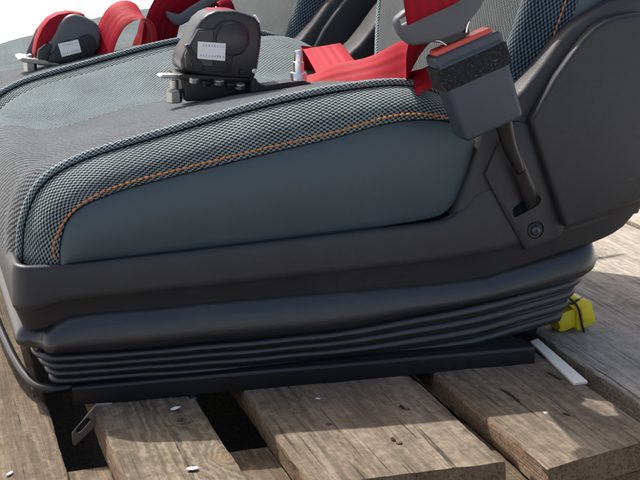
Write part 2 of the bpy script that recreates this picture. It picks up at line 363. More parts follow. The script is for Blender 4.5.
# ------------------------------------------------------------------ pallet
pal = Thing('wooden_pallet', (0.4, 0.48, FLOORZ), 'weathered wooden pallet of wide boards carrying both vehicle seats', 'pallet')
def board(x0, x1, y0, y1, z1, th, seed, mat, skew=0.0, bow=0.0, ny=90, along='y', name='board', rough=1.0):
    """a sawn board: rounded, slightly uneven section swept along its length, ragged sawn ends"""
    w = x1 - x0; rows = []
    top_n = max(6, int(w / 0.012))
    cs = [(0, -th + .0015), (0.0, -th * .6), (0, -th * .3), (0, -.0018), (.0018, 0)]
    cs += [(w * t, 0) for t in np.linspace(0.06, 0.94, top_n)]
    cs += [(w - .0018, 0), (w, -.0018), (w, -th * .5), (w, -th + .0015), (w - .002, -th), (.002, -th)]
    ys = np.unique(np.r_[y0, y0 + .002, y0 + .005, y0 + .01, np.linspace(y0 + .015, min(y0 + .5, y1 - .05), ny), np.linspace(min(y0 + .55, y1 - .04), y1, 16)])
    for yi, y in enumerate(ys):
        row = []
        for cx_, cz in cs:
            edge = 1 if (cx_ < .003 or cx_ > w - .003) else 0.0
            ex = (wob(x0 + seed * 3.1 + (cx_ > w / 2) * 7, y, cz * 8, 9) * .0022 + wob(seed + (cx_ > w / 2) * 5, y, cz * 40, 60) * .0008) * rough * edge
            ez = (wob(x0 + cx_ + seed, y * .25, 1, 30) * .0006 + wob(x0 + cx_, y, seed, 45) * .0004) * rough
            if cz > -.003 and edge: ez -= max(0, wob(seed * 2 + (cx_ > w / 2) * 9, y, 3, 28) - .25) * .006 * rough
            yy = y
            if yi < 3: yy = y + (wob(cx_, cz, seed, 70) * .0025 + wob(cx_, cz, seed, 260) * .0012) * rough
            yy += skew * (cx_ - w / 2) * max(0, 1 - (y - y0) / .6)
            row.append((x0 + cx_ + ex + bow * (y - y0), yy, z1 + cz + ez))
        row.append(row[0]); rows.append(row)
    me = grid_mesh(rows)
    bm = bmesh.new(); bm.from_mesh(me); bmesh.ops.remove_doubles(bm, verts=bm.verts, dist=1e-6)
    bmesh.ops.holes_fill(bm, edges=[e for e in bm.edges if e.is_boundary], sides=0)
    bmesh.ops.recalc_face_normals(bm, faces=bm.faces); bm.to_mesh(me); bm.free()
    if along == 'x': me.transform(Matrix(((0, 1, 0, 0), (-1, 0, 0, 0), (0, 0, 1, 0), (0, 0, 0, 1))))
    return pal.part(name, me, mat, 50)
YB = 1.20
board(-.175, -.023, -.262, YB, 0, .022, 1.3, 'wood1')  # shade on the left board is put into its darker wood colour
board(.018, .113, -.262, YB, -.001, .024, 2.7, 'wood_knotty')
board(.160, .328, -.234, YB, 0, .023, 4.1, 'wood0', skew=-.02)
board(.353, .478, -.246, YB, .001, .025, 5.9, 'wood0', skew=.24)
board(.503, .862, -.240, YB, .002, .030, 7.3, 'wood2')  # sunlit look is partly put into this board's paler wood colour
board(.874, 1.02, -.240, YB, .002, .028, 8.8, 'wood2')
# cross boards run along x (built along y then turned): x' = y, y' = -x
def cross(y0, y1, z1, th, seed, name, mat='wood1', xa=-.19, xb=1.03):
    return board(-y1, -y0, xa, xb, z1, th, seed, mat, along='x', name=name, ny=70)
for i, (a, b) in enumerate(((-.236, -.088), (.40, .54), (1.05, 1.19))):
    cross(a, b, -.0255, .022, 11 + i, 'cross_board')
    for j, x in enumerate((-.17, .345, .90)):
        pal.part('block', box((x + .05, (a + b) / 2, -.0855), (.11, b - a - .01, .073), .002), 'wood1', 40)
for i, x in enumerate((-.165, .35, .905)):
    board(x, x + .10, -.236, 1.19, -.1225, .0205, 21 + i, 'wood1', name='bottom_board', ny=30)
def nail(px, mat, r=.0028, h=.0006):
    p = U(*px, 2, .0005)
    pal.part('nail', lathe([(0, h + .0004), (r * .7, h + .0003), (r, h - .0002), (r * 1.02, -.004)], 14, Matrix.Translation(Vector(p))), mat, 60)
for px, m in (((329, 424), 'rust'), ((399, 443), 'rust'), ((407, 409), 'rust'), ((546, 413), 'zinc'), ((180, 419), 'rust'), ((318, 398), 'zinc')): nail(px, m)
def scar(px, ln, wd, ang, seed):            # torn dent in the wood, ragged outline
    p = U(*px, 2, .0); pts = []
    for k in range(14):
        a = 2 * math.pi * k / 14; rr = 1 + .5 * wob(math.cos(a) * 2, math.sin(a) * 2, seed, 1.7)
        x, y = math.cos(a) * wd * rr, math.sin(a) * ln * rr
        pts.append((p[0] + x * math.cos(ang) - y * math.sin(ang), p[1] + x * math.sin(ang) + y * math.cos(ang), .0004))
    pal.part('torn_dent', prism(pts, (0, 0, .0011), .0004, 1), 'hole', 30)
scar((507, 394), .012, .0024, .10, 1); scar((517, 401), .007, .0018, -.1, 5); scar((554, 377), .012, .0024, .1, 2); scar((567, 416), .005, .0030, .3, 3)
scar((632, 369), .010, .003, .2, 4); scar((402, 408), .005, .0018, .0, 6); scar((393, 440), .004, .0018, .0, 7)

# loose bits lying on the pallet
def chip(px, sx, sy, ang, label):
    p = U(*px, 2, .0008); pts = []
    for k in range(11):
        a = 2 * math.pi * k / 11; rr = 1 + .55 * wob(math.cos(a), math.sin(a), px[0] * .37, 1.6)
        x, y = math.cos(a) * sx * rr, math.sin(a) * sy * rr
        pts.append((p[0] + x * math.cos(ang) - y * math.sin(ang), p[1] + x * math.sin(ang) + y * math.cos(ang), p[2]))
    top('plaster_chip', prism(pts, (0, 0, .0012), .0005, 1), 'chip', label, 'chip', 'white chips on the pallet boards', 30)
chip((193, 469), .0050, .0034, .2, 'long white chip lying on open sunlit wood of the knotty board')
chip((175, 409), .0050, .0024, .5, 'white chip lying beside the rail under the front of the near seat')
chip((10, 474), .0050, .0014, .9, 'thin white splinter lying on the board under the adjustment bar')
st = [U(545, 341, 2, .0045), U(551, 341, 2, .0045), U(588, 381, 2, .0045), U(573, 383, 2, .0045), U(532, 347, 2, .0045)]
st = [U(x, y, 2, .0042) for x, y in ((530, 341), (538, 338), (588, 381), (574, 383))]
top('wooden_strip', prism(st, (0, 0, -.0032), .0006, 1), 'lath', 'thin pale strip lying along the board edge past the rail end', 'strip')

# ------------------------------------------------------------------ the seat
W = 0.54                                     # outer width of the seat (near side y=0)
seat = Thing('vehicle_seat', (0.25, W / 2, 0.0),
             'grey and teal suspension seat whose buckle holds a red belt tongue, beside the yellow connector', 'seat', 'suspension seats on the pallet')
# --- cushion
PIP = [(20, 262), (20.5, 245), (22, 226), (29, 202), (39, 185), (55, 171), (82, 157.5), (112, 147.5), (160, 133.5), (234, 112), (281, 100), (340, 88.5), (392, 83), (425, 87), (447, 99), (458, 118)]
SEAM = [(60, 264), (59.5, 250), (61, 238), (67, 220), (82, 206), (105, 196), (130, 187.5), (160, 179.5), (255, 156), (330, 138.5), (377, 125.5), (410, 120), (440, 120), (458, 124), (470, 134)]
STIT = [(55, 260), (51.5, 247), (54, 237), (62.5, 219), (77.5, 203), (100, 190), (125, 181), (160, 171.5), (255, 148), (335, 129.5), (377, 117), (408, 112.5), (439, 115), (458, 122)]
VBOT = [(60, 268), (78, 266), (110, 262), (150, 258), (240, 247), (340, 233), (425, 219), (446, 211), (459, 194), (469, 170), (474, 145)]
NV = 110
YP, YS = 0.040, 0.008
P = curve(PIP, YP, NV); Q = curve(SEAM, YS, NV); ST = curve(STIT, .018, 400); B = curve(VBOT, .012, NV)
TILT = 0.003
def far(A):                                 # the same curve on the far side of the cushion
    A = np.array(A); A[:, 1] = W - A[:, 1]; A[:, 2] += TILT * np.clip((A[:, 2] - .14) / .1, 0, 1); return A
Tn = np.gradient(P, axis=0); Tn /= np.linalg.norm(Tn, axis=1)[:, None]
Nrm = np.stack([-Tn[:, 2], 0 * Tn[:, 0], Tn[:, 0]], axis=1)          # outward (up/forward) normal
FP = far(P)
def bumpu(u, frontness, v):
    topb = np.interp(u, [0, .012, .04, .09, .16, .25, .42, .58, .68, .80, .92, .97, 1], [-.001, .0012, .0016, .0008, -.0008, -.0042, -.0125, -.0195, -.016, -.006, .0035, .0045, -.001]) * (1 + .35 * v * (u > .09) * (u < .85)) - .0065 * v * min(1, max(0, u - .01) / .10) * (1 - u) 
    frb = .020 * (1 - abs(2 * u - 1) ** 3) + .004 * math.sin(math.pi * min(1, u / .1)) * (u < .1)
    return topb * (1 - frontness) + frb * frontness
UU = np.unique(np.r_[np.linspace(0, .2, 22), np.linspace(.2, 1, 44)])
def top_pt(i, u):
    fr = float(np.clip((-Nrm[i, 0] - .25) / .6, 0, 1)); fr = fr * fr * (3 - 2 * fr)
    back = np.clip((P[i, 0] - .33) / .05, 0, 1) if i > NV * .7 else 0
    b = bumpu(u, fr, float(np.clip((P[i, 0] - .10) / .15, 0, 1))); b += .0012 * wob(P[i, 0], u * .5, 2, 14)
    p = P[i] * (1 - u) + FP[i] * u
    return p + Nrm[i] * b * (1 - back * .3)
TOP = np.array([[top_pt(i, u) for u in UU] for i in range(NV)])
iso = int(np.argmin(abs(UU - .585)))
s_ = np.r_[0, np.cumsum(np.linalg.norm(np.diff(P, axis=0), axis=1))]
def gridpart(pts, name, mat, parent=None, label=None, flip=False):
    return seat.part(name, grid_mesh(pts, flip=flip), mat, True, parent, label)
cushion = gridpart(TOP[:, :iso + 1], 'cushion', 'twill')
far_b = gridpart(TOP[:, iso:], 'inner_bolster', 'weave_top', cushion)
def ztop(x, y):                              # height of the cushion top
    u = (y - YP) / (W - 2 * YP); i = NV // 3 + int(np.argmin(abs(P[NV // 3:NV * 9 // 10, 0] - x)))
    return top_pt(i, min(1, max(0, u)))[2]
def band_rows(A, Bc, n, bul, ydir):
    rows = []
    for i in range(len(A)):
        t = np.linspace(0, 1, n)[:, None]; base = A[i] * (1 - t) + Bc[i] * t
        b = bul(t[:, 0]); base[:, 1] -= ydir * b; rows.append(base)
    return np.array(rows)
for side in (0, 1):
    g = (lambda A: A) if side == 0 else far
    d = 1 if side == 0 else -1
    # match seam parameter to piping parameter
    band = band_rows(g(P), g(Q), 14, lambda t: .012 * np.sin(np.pi * t) * (1 - .3 * t) - .003 * np.exp(-(t / .06) ** 2), d)
    gridpart(band, 'side_band', 'weave', cushion, flip=side == 0)
    pane = band_rows(g(Q), g(B), 16, lambda t: .007 * np.sin(np.pi * np.clip(t, 0, 1)) - .0025 * np.exp(-(t / .05) ** 2), d)
    gridpart(pane, 'side_panel', 'vinyl', cushion, flip=side == 0)
    o_ = np.array([0, -.001 * d, .0005])
    seat.part('piping', tube(g(P) + o_ + Nrm * (.001 if d == 1 else -.003), .0034, 10), 'piping', True, cushion)
    gp = g(P) + np.array([0, -.0035 * d, 0]) - Nrm * .0026
    seat.part('seam_shade_line', tube(gp, .0012, 6), 'gap_shade', True, cushion)  # dark tube painted in as the shaded gap under the piping
    gq = g(Q) + np.array([0, .001 * d, 0]); seat.part('seam_shade_line', tube(gq, .0011, 6), 'gap_shade', True, cushion)
    # orange stitches: little threads laid along the band just above the seam
    stm = []; S = g(ST); sl_ = np.r_[0, np.cumsum(np.linalg.norm(np.diff(S, axis=0), axis=1))]
    Pb = band.reshape(-1, 3); pos = .004
    while pos < sl_[-1] - .006:
        ab = [np.array([np.interp(q, sl_, S[:, k]) for k in range(3)]) for q in (pos, pos + .0052)]
        for q in ab:
            j = np.argmin((Pb[:, 0] - q[0]) ** 2 + (Pb[:, 2] - q[2]) ** 2); q[1] = Pb[j, 1] - d * .0006
        mid = (ab[0] + ab[1]) / 2 + np.array([0, -d * .0007, 0])
        jit = np.array([0, 0, random.uniform(-.0003, .0003)])
        stm.append(tube(catmull([ab[0], mid + jit, ab[1]], 3), [.0003, .00085, .00105, .00115, .00105, .00085, .0003], 6)); pos += .0060
    so_ = seat.part('stitching', join(stm), 'orange', True, cushion); so_['kind'] = 'stuff'
# underside block so the cushion is closed towards the tub
seat.part('cushion_base', box((.19, W / 2, .135), (.40, W - .06, .05), .01), 'black', 40)

# --- black plastic tub (shroud) under the cushion
def rrect(x0, x1, y0, y1, r, n=8, step=.012):
    pts = []
    def line(a, b):
        m = max(1, int(math.dist(a, b) / step))
        for k in range(m): pts.append((a[0] + (b[0] - a[0]) * k / m, a[1] + (b[1] - a[1]) * k / m))
    def arc(cx_, cy_, a0):
        for k in range(n): a = a0 + math.pi / 2 * k / n; pts.append((cx_ + r * math.cos(a), cy_ + r * math.sin(a)))
    line((x0 + r, y0), (x1 - r, y0)); arc(x1 - r, y0 + r, -math.pi / 2)
    line((x1, y0 + r), (x1, y1 - r)); arc(x1 - r, y1 - r, 0)
    line((x1 - r, y1), (x0 + r, y1)); arc(x0 + r, y1 - r, math.pi / 2)
    line((x0, y1 - r), (x0, y0 + r)); arc(x0 + r, y0 + r, math.pi)
    return np.array(pts)
def zf(px, y=0.0):
    a = np.array(pp(px, y)); o = np.argsort(a[:, 0]); return lambda x: float(np.interp(x, a[o, 0], a[o, 2]))
def loft(path, prof):
    """closed plan path; prof(x) -> [(outward offset, z)...]"""
    n = len(path); T = np.roll(path, -1, 0) - np.roll(path, 1, 0); T /= np.linalg.norm(T, axis=1)[:, None]
    Nn = np.stack([T[:, 1], -T[:, 0]], axis=1)
    return np.array([[(p[0] + nn[0] * o, p[1] + nn[1] * o, z) for o, z in prof(p[0], p[1], nn)] for p, nn in zip(path, Nn)])
z_rim = zf([(10, 269), (28, 269), (75, 267), (240, 248), (440, 224), (459, 215.6), (470, 203), (481, 190), (500, 188)])
z_cre = zf([(10, 313), (34, 310), (60, 301), (240, 282), (440, 260), (502, 249), (565, 228), (640, 202)])
z_bot = zf([(10, 334), (30, 334), (48, 331), (60, 323), (82, 319), (240, 304), (312, 298), (440, 287), (487, 281), (549, 261), (601, 243), (624, 232), (636, 216)])
def cover_prof(x, y, nn):
    zt, zc, zb = z_rim(x), z_cre(x), z_bot(x); zb = min(zb, zc - .012)
    return [(-.020, zt - .040), (-.0135, zt - .022), (-.0105, zt - .004), (-.0062, zt + .0020), (-.0022, zt + .0016), (-.0006, zt - .0004), (0, zt - .0035),
            (.0006, zt - .008), (.0010, zc + .006), (.0009, zc + .0014), (-.0003, zc - .0008), (-.0018, zc - .0040), (-.0062, zb + .004), (-.0066, zb + .0022), (-.0072, zb + .0006), (-.010, zb), (-.032, zb + .006)]
cpath = rrect(-.047, .598, 0, W, .016, 9)
shroud = seat.part('shroud', grid_mesh(loft(cpath, cover_prof), closed_u=True), 'cover', True, label='black plastic shroud round the cushion base')
seat.part('shroud_floor', box((.22, W / 2, .115), (.48, W - .03, .012), .003), 'black', 40)

# --- rear side covers (near and far), belt mounting plate
BASE = [(452, 222), (461, 200), (470, 176), (478, 152), (482, 132), (498, 113), (523, 90), (541, 67), (559, 41), (574, 26), (594, 12), (611, 2), (640, -5), (660, 0), (672, 20), (676, 80), (670, 150), (662, 190), (640, 206), (600, 226), (540, 246), (505, 242)]
PAN = [(531, 122), (545, 97), (556, 77), (573, 53), (584, 39), (596, 27), (607, 20), (620, 15.5), (640, 12.5), (655, 16), (664, 34), (667, 82), (663, 145), (656, 190), (640, 201.5), (566, 229), (549, 178)]
PLATE = [(498, 146), (485, 175), (505, 214), (526, 251), (560, 237.5), (566, 224), (546, 165), (534, 125), (516, 121)]
SLOT_ = [(513.5, 210), (515, 216.5), (519, 218.5), (526, 215), (539, 208), (543.5, 203), (542.5, 197.5), (537, 196), (528, 200), (518, 205)]
def fary(me):
    me.transform(Matrix(((1, 0, 0, 0), (0, -1, 0, W), (0, 0, 1, 0), (0, 0, 0, 1)))); me.flip_normals(); return me
for d in (0, 1):
    fx = (lambda m: m) if d == 0 else fary
    bs = prism(pp(BASE, .001), (0, .055, 0), .008, 4)
    if d == 0: bs = cut(bs, prism(smooth_loop(pp(SLOT_, -.010), 4), (0, .050, 0), 0))
    sc = seat.part('side_cover', fx(bs), 'strut', 40)
    seat.part('cover_panel', fx(prism(pp(PAN, -.012), (0, .03, 0), .0045, 4, 30)), 'cover', 40, sc)
    if d == 0:
        pl = prism(pp(PLATE, -.0035), (0, .0195, 0), .0016, 2)
        pl = cut(pl, prism(smooth_loop(pp(SLOT_, -.010), 4), (0, .034, 0), 0))
        pl = cut(pl, lathe([(0, -.004), (.0092, -.004), (.0092, .0025), (0, .0025)], 28, place((0, 1, 0), U(535.5, 230, 1, -.0035))))
        mp = seat.part('belt_mount_plate', pl, 'cover', 30)
        seat.part('slot_shade', prism(smooth_loop(pp(SLOT_, -.0016), 3), (0, .0012, 0), 0), 'gap_shade', 30, mp)  # black insert stands in for the shade inside the slot
        c = U(535, 230.5, 1, -.0035); ax = place((0, -1, 0), c)
        seat.part('washer', lathe([(0, -.002), (.0078, -.002), (.0078, .0004), (.0070, .0010), (.0052, .0006), (.005, .0), (0, .0)], 32, ax), 'cover', 30, mp)
        hd = lathe([(0, .0030), (.0030, .0030), (.0046, .0022), (.0052, .0010), (.0052, -.001), (0, -.001)], 32, ax)
        star = [(.00155 * (1 + .22 * math.cos(6 * a)) * math.cos(a), .00155 * (1 + .22 * math.cos(6 * a)) * math.sin(a), .0045) for a in [2 * math.pi * k / 36 for k in range(36)]]
        cu = prism(star, (0, 0, -.003), 0); cu.transform(ax)
        seat.part('screw', cut(hd, cu), 'screw', 30, mp)

# --- backrest (front face leans back; only its foot is in view)
ZB = np.linspace(.205, .55, 46)  # unseen top kept low so the sun reaches the right-hand boards
def bx(z): return .425 + (z - .205) * .30 + .010 * math.sin((z - .2) * 6)
def back_section(z, mir=False):
    t = max(0, (z - .45) / .10); sh = 1 - .22 * t * t; x = bx(z) + .05 * t ** 3
    low = max(0, (.30 - z) / .1)
    def yy(y): return W / 2 + (y - W / 2) * sh
    fy = .045 + .10 * max(0, min(1, (.365 - z) / .13)) ** 1.4          # rounded lower corner on the far side
    ins = [(x + .004 - .010 * math.sin(math.pi * u) ** .7 * 1.0, yy(.062 + u * (W - .062 - fy))) for u in np.linspace(0, 1, 30)]
    near = [(x + .004, .062), (x - .006, .057), (x - .013, .050), (x - .0135, .040), (x - .006, .031), (x + .008, .0245), (x + .024, .021), (x + .034, .0205)]
    vin = [(x + .034, .0205), (x + .05, .0185), (x + .065, .020), (x + .085, .028), (x + .098, .04)]
    if mir: near = [(x + .004 + .030 * t_, fy + (.0205 - fy) * t_ ** 1.5) for t_ in np.linspace(0, 1, 8)]
    return ins, [(a, yy(b)) for a, b in near], [(a, yy(b)) for a, b in vin]
secs = [back_section(z) for z in ZB]; secs_far = [back_section(z, True) for z in ZB]
def brow(k, mir=False):
    out = []
    for z, s in zip(ZB, secs_far if mir else secs):
        r = catmull([(a, b, z) for a, b in s[k]], 3) if k else np.array([(a, b, z) for a, b in s[k]])
        if mir: r[:, 1] = W - r[:, 1]
        out.append(r)
    return np.array(out)
backrest = gridpart(brow(0), 'backrest', 'back_weave', flip=True)
seat.part('backrest_shell', box((.535, W / 2, .39), (.07, W - .09, .30), .03, Matrix.Rotation(0, 4, 'Y')), 'cover', 40, backrest).data.transform(Matrix(((1, 0, .30, -.30 * .39), (0, 1, 0, 0), (0, 0, 1, 0), (0, 0, 0, 1))))
for d in (0, 1):
    gridpart(brow(1, d), 'bolster', 'back_blue', backrest, flip=d == 1)
    gridpart(brow(2, d), 'bolster_side', 'vinyl', backrest, flip=d == 1)
    f_ = (lambda y: y) if d == 0 else (lambda y: W - y)
    pth = np.array([(s[1][0][0] - .001, f_(s[1][0][1]), z) for z, s in zip(ZB, secs_far if d else secs)])
    seat.part('piping', tube(pth, .0030, 8), 'piping', True, backrest)
    stm = []
    for off in (0, .0040):
        line = np.array([(s[1][-2][0] - .004 + off, f_(s[1][-2][1]) - (.0012 if d == 0 else -.0012), z) for z, s in zip(ZB, secs_far if d else secs)])
        line = resample(line, 400); sl_ = np.r_[0, np.cumsum(np.linalg.norm(np.diff(line, axis=0), axis=1))]; pos = .003
        while pos < sl_[-1] - .01:
            ab = [np.array([np.interp(q, sl_, line[:, k]) for k in range(3)]) for q in (pos, pos + .0026, pos + .0052)]
            stm.append(tube(ab, [.0005, .0010, .0005], 5)); pos += .0062
        if off == 0 and d == 1: break
        break
    s2 = seat.part('stitching', join(stm), 'orange', True, backrest); s2['kind'] = 'stuff'

# --- bellows (suspension boot)
z_lt = zf([(-10, 338), (50, 334), (60, 324), (82, 320), (240, 305), (312, 299), (440, 288), (487, 282), (549, 262), (601, 245), (640, 235)])
z_lb = zf([(0, 362), (56, 360), (112, 357.5), (200, 349), (240, 346), (331, 337), (440, 317), (502, 304), (571, 287), (599, 278)])
z_fb = zf([(0, 392), (56, 388), (73, 388), (150, 381), (240, 376), (400, 362), (490, 349), (542, 337), (600, 325)])
def bellow_prof(x, y, nn):
    zt, zl, zb = z_lt(x) + .004, z_lb(x) + .0045, z_fb(x) + .0005; h = zt - zl
    cor = max(0, min(1, (min(-nn[0], .9) - .25) / .3)) * max(0, min(1, (-nn[1] - .25) / .3)); e = -.011 * cor
    out = [(-.05, zt + .012), (-.022, zt + .003), (-.0135 + e, zt + .001), (-.0085 + e, zt - .05 * h), (-.0045 + e, zt - .16 * h), (-.0018 + e, zt - .34 * h), (.0004 + e, zt - .55 * h), (.0008 + e, zt - .72 * h), (-.0010 + e, zt - .86 * h), (-.0050 + e, zt - .96 * h), (-.0100 + e, zt - 1.0 * h), (-.014, zl - .0003)]
    nr = 4; hh = (zl - zb) / nr; ins = .010 * np.clip((x - .40) / .12, 0, 1) + .010 * np.clip(-nn[0], 0, 1)
    for k in range(nr):
        c = -.0030 - .0020 * k - ins * (1 + .4 * k); z0 = zl - k * hh
        for a, o in ((.07, -.0032), (.16, -.0016), (.30, -.0005), (.48, 0), (.66, -.0002), (.82, -.0012), (.93, -.0034)):
            out.append((c + o, z0 - a * hh))
        out.append((c - .0068, z0 - hh))
    out.append((-.05, zb - .001))
    return out
bpath = rrect(-.046, .548, -.004, W + .004, .034, 9)
bell = grid_mesh(loft(bpath, bellow_prof), closed_u=True)
for v in bell.vertices:
    v.co.z += .0009 * wob(v.co.x, v.co.y, 0, 16); v.co.y += .0010 * wob(v.co.x, v.co.z, 4, 18)
seat.part('bellows', bell, 'bellows', True, label='black folded rubber bellows round the suspension')
seat.part('suspension_core', box((.25, W / 2, .055), (.50, W - .10, .10), .004), 'black', 40)

# --- rails, base bolts, adjustment bar, slotted tab, yellow connector
def rail(ya, yb, x0=.0, x1=.459, flip=1):
    t = .0018; w = .030; h = .0178; secp = [(0, .0), (0, h - .003), (.002, h - .0008), (.004, h), (w, h), (w, h - t), (t * 2.0, h - t - .001), (t, h - .004), (t, 0)]
    rows = []
    for x in np.linspace(x0, x1, 24):
        y0 = ya + (yb - ya) * (x - x0) / (x1 - x0)
        rows.append([(x + .0006 * wob(z, x, 1, 200) * (x in (x0, x1)), y0 + flip * yy, z + .0006) for yy, z in secp + secp[:1]])
    me = grid_mesh(rows); bm = bmesh.new(); bm.from_mesh(me); bmesh.ops.remove_doubles(bm, verts=bm.verts, dist=1e-7)
    bmesh.ops.holes_fill(bm, edges=[e for e in bm.edges if e.is_boundary], sides=0)
    bmesh.ops.recalc_face_normals(bm, faces=bm.faces); bm.to_mesh(me); bm.free(); return me
r1 = seat.part('base_rail', rail(.0, -.024), 'rail', 35)
seat.part('base_rail', rail(W - .005, W - .005, flip=-1), 'rail', 35)
for x in (.06, .40): seat.part('cross_bar', box((x, W / 2, .012), (.035, W - .07, .016), .001), 'rail', 35)
seat.part('bolt', lathe([(0, .0035), (.003, .0035), (.0038, .003), (.0042, 0), (.0042, -.003)], 10, place((0, -1, 0), U(193, 399.5, 1, -.0085))), 'rail', 40, r1)
lev = [(.014, .014, .0150), (-.004, .010, .0150), (-.018, .011, .0145), (-.031, .026, .0150), (-.040, .062, .018), (-.0465, .12, .022), (-.052, .225, .025), (-.053, .40, .025), (-.04, .50, .016), (.0, .52, .012)]
seat.part('adjustment_bar', tube(catmull(lev, 12), .0042, 14), 'rail', True, label='bent black adjustment bar across the seat front')
tab = [(96, 404), (113, 403), (110, 411), (92, 430), (75, 446.5), (72.5, 444), (72, 433), (84, 419)]
tabm = prism(pp(tab, -.0055), (0, .0022, 0), .0005, 1)
hole = [(78.5, 436), (77, 432.5), (81, 427), (86, 421.5), (90, 420), (91.5, 423.5), (87, 429), (83, 433.5)]
tabm = cut(tabm, prism(smooth_loop(pp(hole, -.012), 3), (0, .02, 0), 0))
seat.part('slotted_tab', tabm, 'tan_steel', 30, r1)
# connector
CY0 = .055
def conn(px, y, d, bev=.0012): return prism(pp(px, y), (0, d, 0), bev)
cn = seat.part('cable_connector', conn([(556, 317), (560, 327), (559, 332), (565, 331.5), (577, 326), (578, 308), (566, 312)], CY0, .022), 'yellow', 35, label='yellow plastic cable connector behind the bellows')
seat.part('connector_head', conn([(577, 330), (579, 331), (596, 322), (592, 303), (589, 301), (580, 299), (572, 294), (566, 296), (570, 306), (577, 312)], CY0 - .004, .030), 'yellow', 35, cn)
seat.part('connector_window', conn([(584, 323), (591, 319.5), (588, 306), (581, 309)], CY0 - .0052, .004, .0006), 'yellow', 35, cn)
clip = [U(x, y, 1, CY0 - .0062) for x, y in ((584, 332), (581.5, 322), (579, 310), (575, 303), (569, 298))]
seat.part('locking_clip', tube(catmull(clip, 6), .0013, 8), 'black', True, cn)
clip2 = [U(566, 301, 1, CY0 - .004), U(572, 304, 1, CY0 - .0058), U(578, 300, 1, CY0 - .0058), U(582, 298, 1, CY0 + .006)]
seat.part('locking_clip', tube(catmull(clip2, 6), .0011, 8), 'black', True, cn)
ca = U(562, 320, 1, CY0 + .012)
seat.part('cable', tube(catmull([ca, ca + np.array([-.03, .03, .012]), ca + np.array([-.07, .10, .03]), (.42, .22, .05)], 8), .003, 8), 'black', True, cn)

# --- belt buckle with stalk (bolted to the seat)
YB_ = -.046
o0 = U(432, 57, 1, YB_); wv = U(498, 28, 1, YB_) - o0; WB = np.linalg.norm(wv); wv /= WB
lv = np.array([-(-wv[2]), 0, -wv[0]]) ; lv = np.array([wv[2], 0, -wv[0]]); nvv = np.array([0, -1.0, 0])
def bk(u, t, n): return o0 + wv * u + lv * t + nvv * n      # across, down, towards the viewer
LB = .087
def quad(u0, u1, t0, t1, n, tp=0.0, r=.006, k=4):
    cs = [(u0, t0), (u1, t0), (u1 - tp, t1), (u0 + tp, t1)]
    pts = []
    for i, (cu_, ct) in enumerate(cs):
        for s in range(k + 1):
            a = math.radians(180 + 90 * i + 90 * s / k); x = r * math.cos(a); y = r * math.sin(a)
            cx_ = cu_ + (r if i in (0, 3) else -r); cy_ = ct + (r if i in (0, 1) else -r)
            pts.append(bk(cx_ + x, cy_ + y, n))
    return pts
buckle = seat.part('belt_buckle', prism(quad(.001, WB - .001, .008, LB, .006, .002), (0, .028, 0), .0045, 4, 50), 'buckle', 40, label='dark grey belt buckle with hook and loop strip and red button')
seat.part('collar', prism(quad(.0, WB, .001, .014, .004, 0, .004), (0, .024, 0), .0022, 3, 50), 'buckle', 40, buckle)
seat.part('velcro_strip', prism(quad(-.0015, WB + .0012, .0125, .0345, .0075, .0005, .002), (0, .031, 0), .002, 2, 50), 'velcro', 40, buckle)
seat.part('release_button', prism(quad(.004, WB - .006, -.0035, .006, .001, 0, .003), (0, .016, 0), .0016, 3, 50), 'button', 40, buckle)
# stalk: conical ferrule then a flat steel strap into the slot
sA = np.array([U(503, 118, 1, -.036), U(509, 143, 1, -.028), U(516, 160, 1, -.021), U(521, 172, 1, -.017)])
sB = np.array([U(516, 160, 1, -.0195), U(524, 180, 1, -.0145), U(530, 195, 1, -.011), U(535, 208, 1, .000)])
def strap(path, wa, wb, th):
    C = catmull(path, 6); T = np.gradient(C, axis=0); T /= np.linalg.norm(T, axis=1)[:, None]; n = len(C); rows = []
    for i in range(n):
        w = wa + (wb - wa) * i / (n - 1); sd = np.cross(T[i], nvv); sd /= np.linalg.norm(sd); nn = np.cross(sd, T[i])
        nn *= np.sign(np.dot(nn, nvv)); rows.append([C[i] + sd * w * a / 2 + nn * th * b for a, b in ((-1, 0), (-.8, .8), (-.3, 1.1), (.3, 1.1), (.8, .8), (1, 0), (.8, -.8), (-.8, -.8), (-1, 0))])
    rows = np.array(rows); me = grid_mesh(rows); bm = bmesh.new(); bm.from_mesh(me); bmesh.ops.remove_doubles(bm, verts=bm.verts, dist=1e-7)
    bmesh.ops.holes_fill(bm, edges=[e for e in bm.edges if e.is_boundary], sides=0); bmesh.ops.recalc_face_normals(bm, faces=bm.faces)
    bm.to_mesh(me); bm.free(); return me
seat.part('stalk', strap(sA, .0195, .0100, .0026), 'dark_steel', True, buckle)
seat.part('anchor_strap', strap(sB, .0140, .0168, .0012), 'dark_steel', 40, buckle)

# far seat: the same seat again (it shares meshes); its buckle is hidden
def copy_tree(o, parent=None, skip=()):
    c = o.copy(); COL.objects.link(c); c.parent = parent
    for ch in list(o.children):
        if ch.name.split('.')[0] not in skip: copy_tree(ch, c)
    return c
seat2 = copy_tree(seat.o, None, ('belt_mount_plate', 'belt_buckle', 'cable_connector'))
SEATGAP = 0.575
seat2.location = seat.loc + Vector((0, SEATGAP, 0))
for ch in seat2.children:                   # this one stands a little more upright
    if ch.name.split('.')[0] in ('backrest', 'side_cover'): ch.location.x -= .052
seat2['label'] = 'second grey suspension seat standing behind the first with a looped red belt'

